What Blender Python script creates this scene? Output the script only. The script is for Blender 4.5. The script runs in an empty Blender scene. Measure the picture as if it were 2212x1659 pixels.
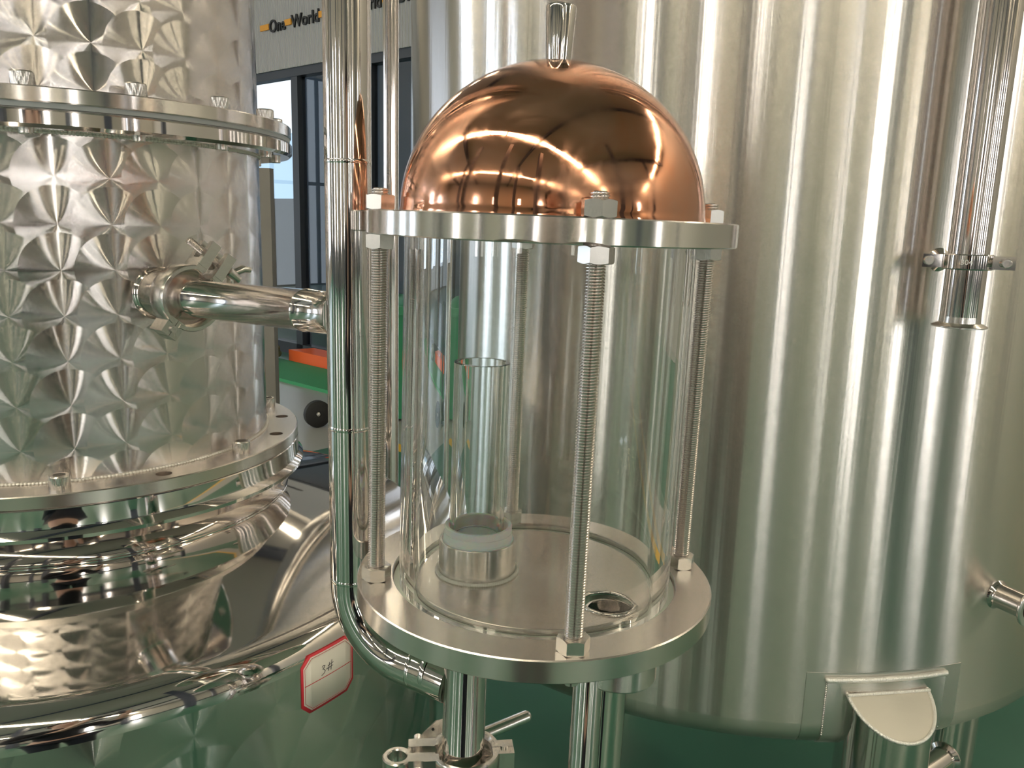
import bpy, bmesh, math, random
from mathutils import Vector, Matrix
PI = math.pi
C = bpy.context.scene.collection
E = 1.45                       # height of the eye above the floor: every z below is given from eye level
HALL = math.atan2(-.664, .747) # the hall stands turned to the camera
rnd = random.Random(7)

# ------------------------------------------------------------------ mesh helpers
class MB:
    def __init__(s): s.v = []; s.f = []; s.m = []
    def add(s, vs, fs, mi=0):
        o = len(s.v); s.v += [tuple(p) for p in vs]
        s.f += [tuple(i + o for i in f) for f in fs]; s.m += [mi] * len(fs); return s
    def lathe(s, prof, n=96, c=(0, 0, 0), M=None, closed=False, a0=0, a1=2 * PI, mi=0):
        full = abs(a1 - a0 - 2 * PI) < 1e-6; k = n if full else n + 1
        vs = []; m = len(prof)
        for i in range(k):
            a = a0 + (a1 - a0) * i / n; ca, sa = math.cos(a), math.sin(a)
            for r, z in prof:
                p = Vector((r * ca, r * sa, z))
                if M: p = M @ p
                vs.append((p.x + c[0], p.y + c[1], p.z + c[2]))
        fs = []
        for i in range(n):
            j = (i + 1) % k
            for q in range(m if closed else m - 1):
                r = (q + 1) % m
                if prof[q][0] < 1e-7 and prof[r][0] < 1e-7: continue
                fs.append((i * m + q, j * m + q, j * m + r, i * m + r))
        return s.add(vs, fs, mi)
    def tube(s, pts, r, n=32, caps=True, inner=None, mi=0):
        pts = [Vector(p) for p in pts]; rr = r if isinstance(r, (list, tuple)) else [r] * len(pts)
        T = []
        for i in range(len(pts)):
            a = pts[max(i - 1, 0)]; b = pts[min(i + 1, len(pts) - 1)]; T.append((b - a).normalized())
        u = T[0].orthogonal().normalized(); vs = []
        for i, p in enumerate(pts):
            u = (u - T[i] * u.dot(T[i])).normalized(); w = T[i].cross(u)
            for k in range(n):
                a = 2 * PI * k / n; vs.append(p + (u * math.cos(a) + w * math.sin(a)) * rr[i])
        fs = [(i * n + k, i * n + (k + 1) % n, (i + 1) * n + (k + 1) % n, (i + 1) * n + k) for i in range(len(pts) - 1) for k in range(n)]
        if caps: fs += [tuple(reversed(range(n))), tuple(range((len(pts) - 1) * n, len(pts) * n))]
        return s.add(vs, fs, mi)
    def box(s, c, d, M=None, mi=0):
        vs = []
        for x in (-.5, .5):
            for y in (-.5, .5):
                for z in (-.5, .5):
                    p = Vector((x * d[0], y * d[1], z * d[2]))
                    if M: p = M @ p
                    vs.append(p + Vector(c))
        return s.add(vs, [(0, 1, 3, 2), (4, 6, 7, 5), (0, 4, 5, 1), (2, 3, 7, 6), (0, 2, 6, 4), (1, 5, 7, 3)], mi)
    def prism(s, poly, h, M=None, c=(0, 0, 0), mi=0):   # outline in xy, from z=0 to h
        n = len(poly); vs = []
        for z in (0, h):
            for x, y in poly:
                p = Vector((x, y, z)); p = M @ p if M else p
                vs.append(p + Vector(c))
        return s.add(vs, [tuple(reversed(range(n))), tuple(range(n, 2 * n))] + [(i, (i + 1) % n, n + (i + 1) % n, n + i) for i in range(n)], mi)
    def nut(s, ap, h, c=(0, 0, 0), rot=0., hole=0.0, top=True, bot=True, M=None):
        n = 60; vs = []
        rc = ap * .96
        rings = []
        def R(a): 
            t = (a % (PI / 3)) - PI / 6; return ap / math.cos(t)
        for a in [2 * PI * i / n for i in range(n)]:
            r = R(a); dz = max(0, (r - ap)) * .62 
            zb = dz if bot else 0; zt = h - dz if top else h
            row = [(hole, 0, 0), (rc, 0, 0), (r, 0, zb), (r, 0, zt), (rc, 0, h), (hole, 0, h)]
            for q in row:
                p = Vector((q[0] * math.cos(a + rot), q[0] * math.sin(a + rot), q[2])); p = M @ p if M else p
                vs.append(p + Vector(c))
        fs = [(i * 6 + q, ((i + 1) % n) * 6 + q, ((i + 1) % n) * 6 + q + 1, i * 6 + q + 1) for i in range(n) for q in range(5)]
        return s.add(vs, fs)
    def thread(s, r0, r1, pitch, z0, z1, c=(0, 0), n=20):
        N = int((z1 - z0) / pitch * n); vs = []
        for i in range(N + 1):
            a = 2 * PI * i / n; z = z0 + pitch * i / n
            for r, dz in ((r0, 0), (r1, pitch * .42), (r1, pitch * .58)):
                vs.append((c[0] + r * math.cos(a), c[1] + r * math.sin(a), min(z + dz, z1)))
        fs = []
        for i in range(N):
            fs += [(3 * i, 3 * i + 3, 3 * i + 4, 3 * i + 1), (3 * i + 1, 3 * i + 4, 3 * i + 5, 3 * i + 2)]
            if i + n + 1 <= N: fs.append((3 * i + 2, 3 * i + 5, 3 * (i + n) + 3, 3 * (i + n)))
        s.add(vs, fs)
        s.lathe([(0, z0 - pitch*.2), (r0 * .99, z0 - pitch*.2), (r0 * .99, z1), (r0*.8, z1 + pitch * .4), (0, z1 + pitch * .4)], 24, (c[0], c[1], 0)); return s
    def ball(s, c, r, n=20, m=12, sc=(1, 1, 1)):
        prof = [(r * math.cos(-PI / 2 + PI * i / m), r * math.sin(-PI / 2 + PI * i / m)) for i in range(m + 1)]
        return s.lathe(prof, n, c, Matrix.Diagonal(Vector(sc)))
    def mesh(s, name, sharp=30):
        me = bpy.data.meshes.new(name); me.from_pydata(s.v, [], s.f)
        bm = bmesh.new(); bm.from_mesh(me); bmesh.ops.remove_doubles(bm, verts=bm.verts, dist=1e-6)
        bmesh.ops.recalc_face_normals(bm, faces=bm.faces); bm.to_mesh(me); bm.free()
        me.polygons.foreach_set('use_smooth', [True] * len(me.polygons))
        me.set_sharp_from_angle(angle=math.radians(sharp)); return me

def obj(name, mb, mat, parent=None, loc=None, sharp=30, rotz=0):
    me = mb.mesh(name, sharp) if isinstance(mb, MB) else mb
    if len(me.materials) == 0:
        for m in (mat if isinstance(mat, (list, tuple)) else [mat]): me.materials.append(m)
    if isinstance(mb, MB) and isinstance(mat, (list, tuple)) and len(mat) > 1 and len(me.polygons) == len(mb.m):
        for p, i in zip(me.polygons, mb.m): p.material_index = i
    o = bpy.data.objects.new(name, me); C.objects.link(o)
    if parent is not None:
        o.parent = parent
        o.location = loc if loc is not None else (0, 0, -parent['ze'] if 'ze' in parent else 0)
    elif loc is not None: o.location = loc
    if rotz: o.rotation_euler.z = rotz
    return o
def tag(o, label, cat, group=None, kind=None):
    o['label'] = label; o['category'] = cat
    if group: o['group'] = group
    if kind: o['kind'] = kind
    return o
def thing(name, label, cat, x, y, ze, group=None):    # Empty at the base; its parts use x,y from the axis and z from eye level
    o = bpy.data.objects.new(name, None); C.objects.link(o); o.empty_display_size = .05
    o.location = (x, y, ze + E); o['ze'] = ze
    return tag(o, label, cat, group)
def cut(me, cutter):
    a = bpy.data.objects.new('cut_target', me); cm = cutter.mesh('cutter'); b = bpy.data.objects.new('cut_tool', cm)
    C.objects.link(a); C.objects.link(b)
    md = a.modifiers.new('b', 'BOOLEAN'); md.object = b; md.operation = 'DIFFERENCE'; md.solver = 'EXACT'
    dg = bpy.context.evaluated_depsgraph_get(); dg.update()
    r = bpy.data.meshes.new_from_object(a.evaluated_get(dg))
    bpy.data.objects.remove(a); bpy.data.objects.remove(b)
    r.polygons.foreach_set('use_smooth', [True] * len(r.polygons)); r.set_sharp_from_angle(angle=math.radians(30)); return r

# ------------------------------------------------------------------ materials
class X:                                          # arithmetic on node sockets
    def __init__(s, nt, v): s.nt = nt; s.v = v
    def op(s, o, b=None, c=None):
        n = s.nt.nodes.new('ShaderNodeMath'); n.operation = o
        for i, q in enumerate((s, b, c)):
            if q is None: continue
            q = q.v if isinstance(q, X) else q
            if isinstance(q, (int, float)): n.inputs[i].default_value = q
            else: s.nt.links.new(q, n.inputs[i])
        return X(s.nt, n.outputs[0])
    def __add__(s, b): return s.op('ADD', b)
    def __sub__(s, b): return s.op('SUBTRACT', b)
    def __mul__(s, b): return s.op('MULTIPLY', b)
    def __truediv__(s, b): return s.op('DIVIDE', b)
def mat(name):
    m = bpy.data.materials.new(name); m.use_nodes = True; nt = m.node_tree
    return m, nt, nt.nodes['Principled BSDF']
def setp(b, **k):
    for a, v in k.items(): b.inputs[a.replace('_', ' ')].default_value = v
def N(nt, t, **k):
    n = nt.nodes.new(t)
    for a, v in k.items():
        if a in n.inputs: n.inputs[a].default_value = v
        else: setattr(n, a, v)
    return n
def noise_bump(nt, b, scale, strength, dist=.001, stretch=None, detail=2.0):
    tc = N(nt, 'ShaderNodeTexCoord'); src = tc.outputs['Object']
    if stretch:
        mp = N(nt, 'ShaderNodeMapping'); mp.inputs['Scale'].default_value = stretch; nt.links.new(src, mp.inputs[0]); src = mp.outputs[0]
    no = N(nt, 'ShaderNodeTexNoise'); no.inputs['Scale'].default_value = scale; no.inputs['Detail'].default_value = detail; nt.links.new(src, no.inputs['Vector'])
    bu = N(nt, 'ShaderNodeBump'); bu.inputs['Strength'].default_value = strength; bu.inputs['Distance'].default_value = dist
    nt.links.new(no.outputs[0], bu.inputs['Height']); nt.links.new(bu.outputs[0], b.inputs['Normal'])
    return no
STEEL = (.70, .662, .645, 1)
def plain(name, col, rough=.5, metal=0., bump=None):
    m, nt, b = mat(name); setp(b, Base_Color=(*col, 1) if len(col) == 3 else col, Roughness=rough, Metallic=metal)
    if bump: noise_bump(nt, b, *bump)
    return m
def grooves(nt, b, coord, tangent, amount, src=None):
    wn = N(nt, 'ShaderNodeTexWhiteNoise', noise_dimensions='3D'); nt.links.new(coord, wn.inputs['Vector'])
    sc3 = N(nt, 'ShaderNodeSeparateXYZ'); nt.links.new(wn.outputs['Color'], sc3.inputs[0])
    k = ((X(nt, sc3.outputs[0]) + X(nt, sc3.outputs[1]) - 1.0) * amount)
    v = N(nt, 'ShaderNodeVectorMath', operation='SCALE'); nt.links.new(tangent, v.inputs[0]); nt.links.new(k.v, v.inputs['Scale'])
    if src is None: src = N(nt, 'ShaderNodeNewGeometry').outputs['Normal']
    ad = N(nt, 'ShaderNodeVectorMath', operation='ADD'); nt.links.new(src, ad.inputs[0]); nt.links.new(v.outputs[0], ad.inputs[1])
    no = N(nt, 'ShaderNodeVectorMath', operation='NORMALIZE'); nt.links.new(ad.outputs[0], no.inputs[0]); nt.links.new(no.outputs[0], b.inputs['Normal'])
def turned(name, rough, an, col=STEEL, bump=None, groove=0):    # lathe-turned or brushed round its axis: the rough direction lies across the lines
    m, nt, b = mat(name); setp(b, Base_Color=col, Metallic=1, Roughness=rough, Anisotropic=an)
    tc = N(nt, 'ShaderNodeTexCoord'); sx = N(nt, 'ShaderNodeSeparateXYZ'); nt.links.new(tc.outputs['Object'], sx.inputs[0])
    x, y = X(nt, sx.outputs[0]), X(nt, sx.outputs[1]); r = (x * x + y * y).op('SQRT').op('MAXIMUM', 1e-4)
    cx = N(nt, 'ShaderNodeCombineXYZ'); nt.links.new((x / r).v, cx.inputs[0]); nt.links.new((y / r).v, cx.inputs[1]); cx.inputs[2].default_value = 1
    nt.links.new(cx.outputs[0], b.inputs['Tangent'])
    src = None
    if bump:
        noise_bump(nt, b, *bump); src = b.inputs['Normal'].links[0].from_socket
    if groove: grooves(nt, b, tc.outputs['Object'], cx.outputs[0], groove, src)
    return m
def swirled(name, R, du, dv, pu, pv, rad, rough=.13, an=1.0, col=STEEL, groove=.34):   # overlapping discs of concentric polishing lines
    m, nt, b = mat(name); setp(b, Base_Color=col, Metallic=1, Roughness=rough, Anisotropic=an)
    tc = N(nt, 'ShaderNodeTexCoord'); sx = N(nt, 'ShaderNodeSeparateXYZ'); nt.links.new(tc.outputs['Object'], sx.inputs[0])
    x, y, z = (X(nt, sx.outputs[i]) for i in range(3))
    u = y.op('ARCTAN2', x) * R - pu; v = z - pv
    k0 = ((v - rad) / dv).op('CEIL'); i0 = ((u + rad) / du).op('FLOOR')
    cand = []
    for dk in (0, 1):
        dvv = v - (k0 + dk) * dv
        for di in (0, -1):
            duu = u - (i0 + di) * du
            cand.append((duu, dvv, (duu * duu + dvv * dvv).op('LESS_THAN', rad * rad)))
    a, c, _ = cand[-1]
    for p, q, ins in reversed(cand[:-1]):
        a = a + (p - a) * ins; c = c + (q - c) * ins
    r = (x * x + y * y).op('SQRT')
    cx = N(nt, 'ShaderNodeCombineXYZ')
    d = (a * a + c * c).op('SQRT').op('MAXIMUM', 1e-6); a = a / d; c2 = c / d
    nt.links.new((a * (y * -1) / r).v, cx.inputs[0]); nt.links.new((a * x / r).v, cx.inputs[1]); nt.links.new(c2.v, cx.inputs[2])
    nt.links.new(cx.outputs[0], b.inputs['Tangent'])
    grooves(nt, b, tc.outputs['Object'], cx.outputs[0], groove)
    return m
def emit(name, col, s):
    m = bpy.data.materials.new(name); m.use_nodes = True; nt = m.node_tree; nt.nodes.clear()
    e = N(nt, 'ShaderNodeEmission'); e.inputs[0].default_value = (*col, 1); e.inputs[1].default_value = s
    o = N(nt, 'ShaderNodeOutputMaterial'); nt.links.new(e.outputs[0], o.inputs[0]); return m
def glass(name, col=(1, 1, 1), ior=1.49, rough=0.0, bump=None):
    m, nt, b = mat(name); setp(b, Base_Color=(*col, 1), Roughness=rough, IOR=ior, Transmission_Weight=1)
    if bump: noise_bump(nt, b, *bump)
    return m

M = {}
M['chrome'] = plain('polished_steel', (.74, .70, .68), .06, 1, (9, .10, .002, (1, 1, .25), 1))
M['mirror'] = plain('mirror_steel', (.76, .72, .695), .05, 1, (16, .018, .002, None, 1))
M['pipe'] = plain('pipe_steel', (.75, .70, .675), .09, 1, (14, .12, .002, (1, 1, .2), 1))
M['ring'] = turned('turned_ring_steel', .22, 1.0, (.74, .70, .68, 1))
M['plate'] = turned('turned_plate_steel', .25, .6, (.75, .70, .665, 1))
M['tank'] = turned('brushed_tank_steel', .21, 1.0, (.70, .66, .625, 1), (45, .26, .0010, (1, 1, .0015), 3), .22)
M['band'] = turned('ground_band_steel', .30, .5, (.64, .62, .58, 1))
M['swirl_low'] = swirled('swirl_steel', .2168, .0453, .0421, -.2357, -.0130, .0345)
M['swirl_top'] = swirled('swirl_steel_upper', .2168, .0445, .0421, -.2430, .1466, .0345)
M['swirl_kettle'] = swirled('swirl_steel_kettle', .427, .0760, .0700, -.2357, -.43, .058, .13, 1.0, (.66, .66, .62, 1))
M['bolt'] = plain('bolt_steel', (.70, .68, .66), .25, 1, (900, .25, .0004))
M['rod'] = plain('threaded_steel', (.74, .69, .66), .24, 1)
M['nut'] = plain('nut_steel', (.66, .64, .61), .24, 1, (160, .15, .0003))
M['cast'] = plain('cast_steel', (.70, .68, .65), .20, 1, (220, .12, .0005))
M['weld'] = plain('weld_bead', (.86, .84, .80), .42, .7, (420, .6, .0012))
M['glass'] = glass('acrylic_glass', (.985, .995, .985), 1.49, 0, (30, .05, .0008, (1, 1, .08), 1))
M['pane'] = glass('window_glass', (.80, .86, .88), 1.45)
M['gasket'] = plain('pale_gasket', (.62, .68, .60), .4)
M['dark'] = plain('dark_gap', (.02, .02, .02), .5)
m, nt, b = mat('seal_plastic'); setp(b, Base_Color=(.93, .93, .88, 1), Roughness=.35, Subsurface_Weight=.6, Subsurface_Scale=.004); M['seal'] = m
m, nt, b = mat('polished_copper'); setp(b, Metallic=1, Roughness=.08)                # copper with a thin cloudy tarnish
no = noise_bump(nt, b, 5, .03, .002); n2 = N(nt, 'ShaderNodeTexNoise'); n2.inputs['Scale'].default_value = 22; n2.inputs['Detail'].default_value = 6; n2.inputs['Roughness'].default_value = .62; n2.inputs['Distortion'].default_value = .8
tc = N(nt, 'ShaderNodeTexCoord'); nt.links.new(tc.outputs['Object'], n2.inputs['Vector'])
rp = N(nt, 'ShaderNodeValToRGB'); rp.color_ramp.elements[0].position = .35; rp.color_ramp.elements[1].position = .68
rp.color_ramp.elements[0].color = (.80, .355, .205, 1); rp.color_ramp.elements[1].color = (.72, .40, .275, 1); nt.links.new(n2.outputs[0], rp.inputs[0]); nt.links.new(rp.outputs[0], b.inputs['Base Color'])
rr = N(nt, 'ShaderNodeMapRange'); rr.inputs[1].default_value = .4; rr.inputs[2].default_value = .75; rr.inputs[3].default_value = .035; rr.inputs[4].default_value = .28
nt.links.new(n2.outputs[0], rr.inputs[0]); nt.links.new(rr.outputs[0], b.inputs['Roughness']); M['copper'] = m
M['ground'] = plain('ground_steel', (.82, .77, .68), .45, .55, (90, .5, .0008, (.25, 1, 1)))
M['white'] = plain('white_paper', (.72, .69, .62), .6)
M['red'] = plain('red_print', (.62, .03, .05), .5)
M['ink'] = plain('pencil_ink', (.09, .09, .10), .6)

# ------------------------------------------------------------------ the sight-glass vessel with the copper dome
AX, AY = .020, .5786
ZT0, ZT1 = .0042, -.0113      # top flange
ZB0, ZB1 = -.2556, -.2711     # base flange
RB, RT = .1302, .1258
safe = thing('sight_glass_vessel', 'round glass vessel between two steel flanges under a polished copper dome', 'vessel', AX, AY, ZB1)
ch = .0008
me = MB().lathe([(0, ZB1), (RB - ch, ZB1), (RB, ZB1 + ch), (RB, ZB0 - ch), (RB - ch, ZB0), (.1050, ZB0), (.1046, ZB0 - .0004), (.1046, ZB0 - .0065), (.0868, ZB0 - .0065), (.0868, ZB0 - .0008), (.0864, ZB0 - .0004), (0, ZB0 - .0004)], 160).mesh('base_flange')
HX, HY = .0690 - AX, .5330 - AY
me = cut(me, MB().lathe([(0, ZB1 - .02), (.0174, ZB1 - .02), (.0174, ZB0 + .02), (0, ZB0 + .02)], 64, (HX, HY, 0)))
obj('base_flange', me, M['plate'], safe)
rim = MB(); rim.lathe([(.0174 + .0016 * math.cos(a), ZB0 - .0004 + .0016 * math.sin(a)) for a in [2 * PI * i / 12 for i in range(12)]], 64, (HX, HY, 0), closed=True)
obj('drain_rim', rim, M['mirror'], safe)
me = MB().lathe([(.086, ZT1), (RT - ch, ZT1), (RT, ZT1 + ch), (RT, ZT0 - ch), (RT - ch, ZT0), (.086, ZT0)], 160, closed=True).mesh('top_flange')
ct = MB()
for deg, wd in ((-101, .0165), (-83.5, .0135)):
    t = math.radians(deg); ct.ball((RT * math.cos(t), RT * math.sin(t), ZT1), 1, 24, 12, (wd, .005, .0020))
obj('top_flange', cut(me, ct), M['ring'], safe)
TR, TI = .1, .0890
obj('glass_cylinder', MB().lathe([(TI, ZB0 - .0045), (TR, ZB0 - .0045), (TR, ZT1 - .0002), (TI, ZT1 - .0002)], 192, closed=True), M['glass'], safe)
obj('gasket', MB().lathe([(.0872, ZB0 - .0063), (.1038, ZB0 - .0063), (.1038, ZB0 - .0046), (.0872, ZB0 - .0046)], 128, closed=True), M['gasket'], safe)
safe.rotation_euler.y = .013
RD = .1035
prof = [(RD - .002, ZT0), (RD + .0005, ZT0), (RD + .0005, ZT0 + .0015)] + [(RD * math.cos(a), ZT0 + .001 + .1005 * math.sin(a)) for a in [PI / 2 * i / 64 for i in range(1, 65)]]
prof[-1] = (0, prof[-1][1])
dome = obj('copper_dome', MB().lathe(prof, 192), M['copper'], safe)
ZD = ZT0 + .1015
obj('finial', MB().lathe([(0, ZD - .002), (.0084, ZD - .002), (.0087, ZD + .003), (.0103, ZD + .0325), (.0101, ZD + .034), (.0094, ZD + .0347), (0, ZD + .0347)], 64), M['mirror'], dome, loc=(0, 0, 0))
# threaded rods with their nuts
RODS = [(-168, .1165), (-79.5, .1180), (9.7, .1155), (99.7, .1120)]
for k, (deg, rr_) in enumerate(RODS):
    x, y = rr_ * math.cos(math.radians(deg)), rr_ * math.sin(math.radians(deg))
    rod = obj('threaded_rod', MB().thread(.0047, .00585, .00175, ZB1 - .006, ZT0 + .0135, (x, y)), M['rod'], safe, sharp=20)
    for z, rot in zip((ZT0, ZT1 - .0098, ZB0), ((.75, .70, .24, 0), (.61, .09, .09, .3), (.35, .55, .15, .2), (.1, .3, .5, .7))[k]):
        obj('hex_nut', MB().nut(.0091, .0098, (x, y, z), rot, .0045), M['nut'], rod, loc=(0, 0, 0))
# socket, seal and little glass tube
SX, SY = -.0229 - AX, .5811 - AY
sock = obj('tube_socket', MB().lathe([(.0268, ZB0 - .0003), (.0288, ZB0 - .0003), (.0290, ZB0 + .0005), (.0290, ZB0 + .0245), (.0286, ZB0 + .0250), (.0270, ZB0 + .0250), (.0268, ZB0 + .0245)], 96, closed=True), M['ring'], safe, loc=(SX, SY, -ZB1))
wb = MB()
for i in range(120):
    a = 2 * PI * i / 120; wb.ball((.0303 * math.cos(a), .0303 * math.sin(a), ZB0 + .0006), .0014, 8, 6, (1.2, 1.2, .9))
obj('weld_bead', wb, M['weld'], sock, loc=(0, 0, 0), sharp=180)
obj('seal_ring', MB().lathe([(0, ZB0), (.0266, ZB0), (.0266, ZB0 + .0252), (.0256, ZB0 + .0258), (.0256, ZB0 + .0305), (.0252, ZB0 + .0308), (.0252, ZB0 + .0352), (.0247, ZB0 + .0358), (.0228, ZB0 + .0358), (.0222, ZB0 + .0352), (.0222, ZB0 + .0265), (0, ZB0 + .0265)], 96), M['seal'], safe, loc=(SX, SY, -ZB1))
obj('overflow_tube', MB().lathe([(.0172, ZB0 + .0267), (.0203, ZB0 + .0267), (.0203, -.0990), (.0198, -.0986), (.0176, -.0986), (.0172, -.0990)], 96, closed=True), M['glass'], safe, loc=(SX - .0012, SY, -ZB1))
# pipes under the base
OX, OY = -.0287 - AX, .581 - AY
ZC = -.4205                 # where the outlet ends in its clamp
obj('outlet_pipe', MB().lathe([(0, ZB1), (.0166, ZB1), (.0166, ZC + .016), (.0168, ZC + .0155), (.0168, ZC + .0148), (.0166, ZC + .014), (.0166, ZC + .004), (.0185, ZC + .002), (.0250, ZC), (.0252, ZC - .003), (0, ZC - .003)], 64, (OX, OY, 0)), M['chrome'], safe)
dp = obj('drain_pipe', MB().lathe([(.0150, ZB0 - .002), (.0166, ZB0 - .002), (.0166, -1.45), (.0150, -1.45)], 64, (HX + .0015, HY - .006, 0), closed=True), M['chrome'], safe)
obj('coupling', MB().lathe([(.0100, ZB1), (.0262, ZB1), (.0262, -.2935), (.0250, -.2950), (.0100, -.2950)], 64, (.0760 - AX, .5060 - AY, 0), closed=True), M['ring'], dp, loc=(0, 0, 0))
tp = [(.0557 - AX, .4925 - AY, ZB1 + .0005), (.0557 - AX, .4925 - AY, ZB1 - .004), (.0557 - AX, .4925 - AY, -1.45)]
obj('vent_pipe', MB().tube(tp, [.0080, .0097, .0097], 48), M['chrome'], safe)

# ------------------------------------------------------------------ column on the left
KX, KY = -.5165, .9486
RW, RF = .2168, .2542
col_ = thing('distillation_column', 'tall engine-turned steel column with bolted flange rings', 'still column', KX, KY, -.2700)
obj('lower_shell', MB().lathe([(RW, -.2560), (RW, .0680)], 256), M['swirl_low'], col_)
obj('upper_shell', MB().lathe([(RW, .1000), (RW, 1.60)], 256), M['swirl_top'], col_)
def ring(name, z0, z1, r0, r1, mt, par, c=.001):
    return obj(name, MB().lathe([(r0, z0), (r1 - c, z0), (r1, z0 + c), (r1, z1 - c), (r1 - c, z1), (r0, z1)], 200, closed=True), mt, par)
ring('flange', .0880, .1012, RW - .004, RF, M['ring'], col_)
ring('flange', .0672, .0838, RW - .004, RF + .0008, M['mirror'], col_, .003)
obj('gasket', MB().lathe([(RW, .0837), (RF - .0015, .0837), (RF - .0015, .0881), (RW, .0881)], 160, closed=True), plain('grey_gasket', (.32, .35, .37), .5), col_)
me = MB().lathe([(RW - .004, -.2690), (RF - .001, -.2690), (RF, -.2680), (RF, -.2568), (RF - .001, -.2558), (RW - .004, -.2558)], 200, closed=True).mesh('flange')
ct = MB()
for deg in (-43.4, .7, 22.4, 44, 66):
    ct.lathe([(0, -.28), (.0078, -.28), (.0078, -.24), (0, -.24)], 24, (.2365 * math.cos(math.radians(deg)), .2365 * math.sin(math.radians(deg)), 0))
obj('flange', cut(me, ct), M['plate'], col_)
def capscrew(deg, r, z, par):
    x, y = r * math.cos(math.radians(deg)), r * math.sin(math.radians(deg)); b = MB(); n = 40; vs = []
    R_ = .0094; H = .0128
    prof = [(0, 0), (R_ * .97, 0), (R_, .0007), (R_, H - .0012), (R_ - .0011, H), (.0056, H), (.0050, H - .006), (0, H - .006)]
    for i in range(80):      # knurled head
        a = 2 * PI * i / 80; k = 1 - .035 * (i % 2)
        for j, (q, zz) in enumerate(prof):
            q2 = q * k if j in (2, 3) else q
            if j >= 5 and q > 0: q2 = .0052 / math.cos((a % (PI / 3)) - PI / 6)
            vs.append((x + q2 * math.cos(a), y + q2 * math.sin(a), z + zz))
    m_ = len(prof); b.add(vs, [(i * m_ + q, ((i + 1) % 80) * m_ + q, ((i + 1) % 80) * m_ + q + 1, i * m_ + q + 1) for i in range(80) for q in range(m_ - 1)])
    return obj('cap_screw', b, M['bolt'], par)
for k in range(-4, 4):
    deg = -1.2 + 21.8 * k
    capscrew(deg, .2365, .1012, col_)
    x, y = .2365 * math.cos(math.radians(deg)), .2365 * math.sin(math.radians(deg))
    obj('hex_nut', MB().lathe([(0, .0625), (.0055, .0625), (.0060, .0632), (.0060, .0672), (0, .0672)], 24, (x, y, 0)), M['bolt'], col_)
for deg in (-109, -87.3, -65.8, -19.3, 38, 60):
    capscrew(deg, .2345, -.2558, col_)
for rad, z in ((RW + .0006, -.2550), (RW + .0004, .0665)):
    wb = MB()
    for i in range(420):
        a = -PI + 2 * PI * i / 420
        if -150 < math.degrees(a) < 60: wb.ball((rad * math.cos(a), rad * math.sin(a), z), .0019, 7, 5, (1.1, 1.1, .75))
    obj('weld_bead', wb, M['weld'], col_, sharp=180)
ux, uy = .7704, -.6375
ZA, ZR = -.0785, -.0735
MP = Matrix(((ux, -uy, 0), (uy, ux, 0), (0, 0, 1))) @ Matrix.Rotation(PI / 2, 3, 'Y')   # local z -> along the branch
def along(t, z=0): return (ux * t, uy * t, z)
obj('side_nozzle', MB().lathe([(.0305, -.02), (.0262, 0), (.0235, .003), (.0235, .040), (.0235, .0465), (.0255, .048), (.0255, .0505), (0, .0505)], 64, along(RW, ZA), MP), M['pipe'], col_)

# ------------------------------------------------------------------ kettle under the column
ket = thing('still_kettle', 'wide steel still kettle with polished domed head and engine-turned body', 'kettle', KX, KY, -1.45)
RK = .427
neck = [(.230, -.2692), (.2535, -.2692), (.2545, -.2702), (.2545, -.2860), (.2550, -.2890), (.2580, -.2920), (.2605, -.2950), (.2603, -.2985), (.2570, -.3020), (.2500, -.3095), (.2440, -.3180), (.2405, -.3260), (.2400, -.3285), (.2388, -.3290), (.2388, -.3302), (.2404, -.3310), (.2408, -.3335)]
obj('neck_ring', MB().lathe(neck, 220), M['mirror'], ket)
head = [(.2400, -.3320)]; n_ = 30; rk_, kr_, sl0, sl1 = .398, .032, math.radians(15), math.radians(16.5)
for i in range(1, n_ + 1):
    r0_, z0_ = head[-1]; sl = sl0 + (sl1 - sl0) * (i - .5) / n_; dr = (rk_ - .24) / n_
    head.append((r0_ + dr, z0_ - dr * math.tan(sl)))
hx, hzz = head[-1]
head += [(hx + kr_ * (math.sin(t) - math.sin(sl1)), hzz - kr_ * (math.cos(sl1) - math.cos(t))) for t in [sl1 + (PI / 2 - sl1) * i / 18 for i in range(1, 19)]]
RK = head[-1][0]; ZK = head[-1][1]
obj('head', MB().lathe(head, 256), M['mirror'], ket, sharp=60)
obj('body', MB().lathe([(RK, ZK), (RK, -1.20), (RK - .02, -1.22), (0, -1.24)], 256), M['swirl_kettle'], ket)
for k in range(3):
    a = math.radians(70 + 120 * k)
    obj('leg', MB().tube([(.36 * math.cos(a), .36 * math.sin(a), -1.21), (.36 * math.cos(a), .36 * math.sin(a), -1.45)], .03, 24), M['pipe'], ket)

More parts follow.
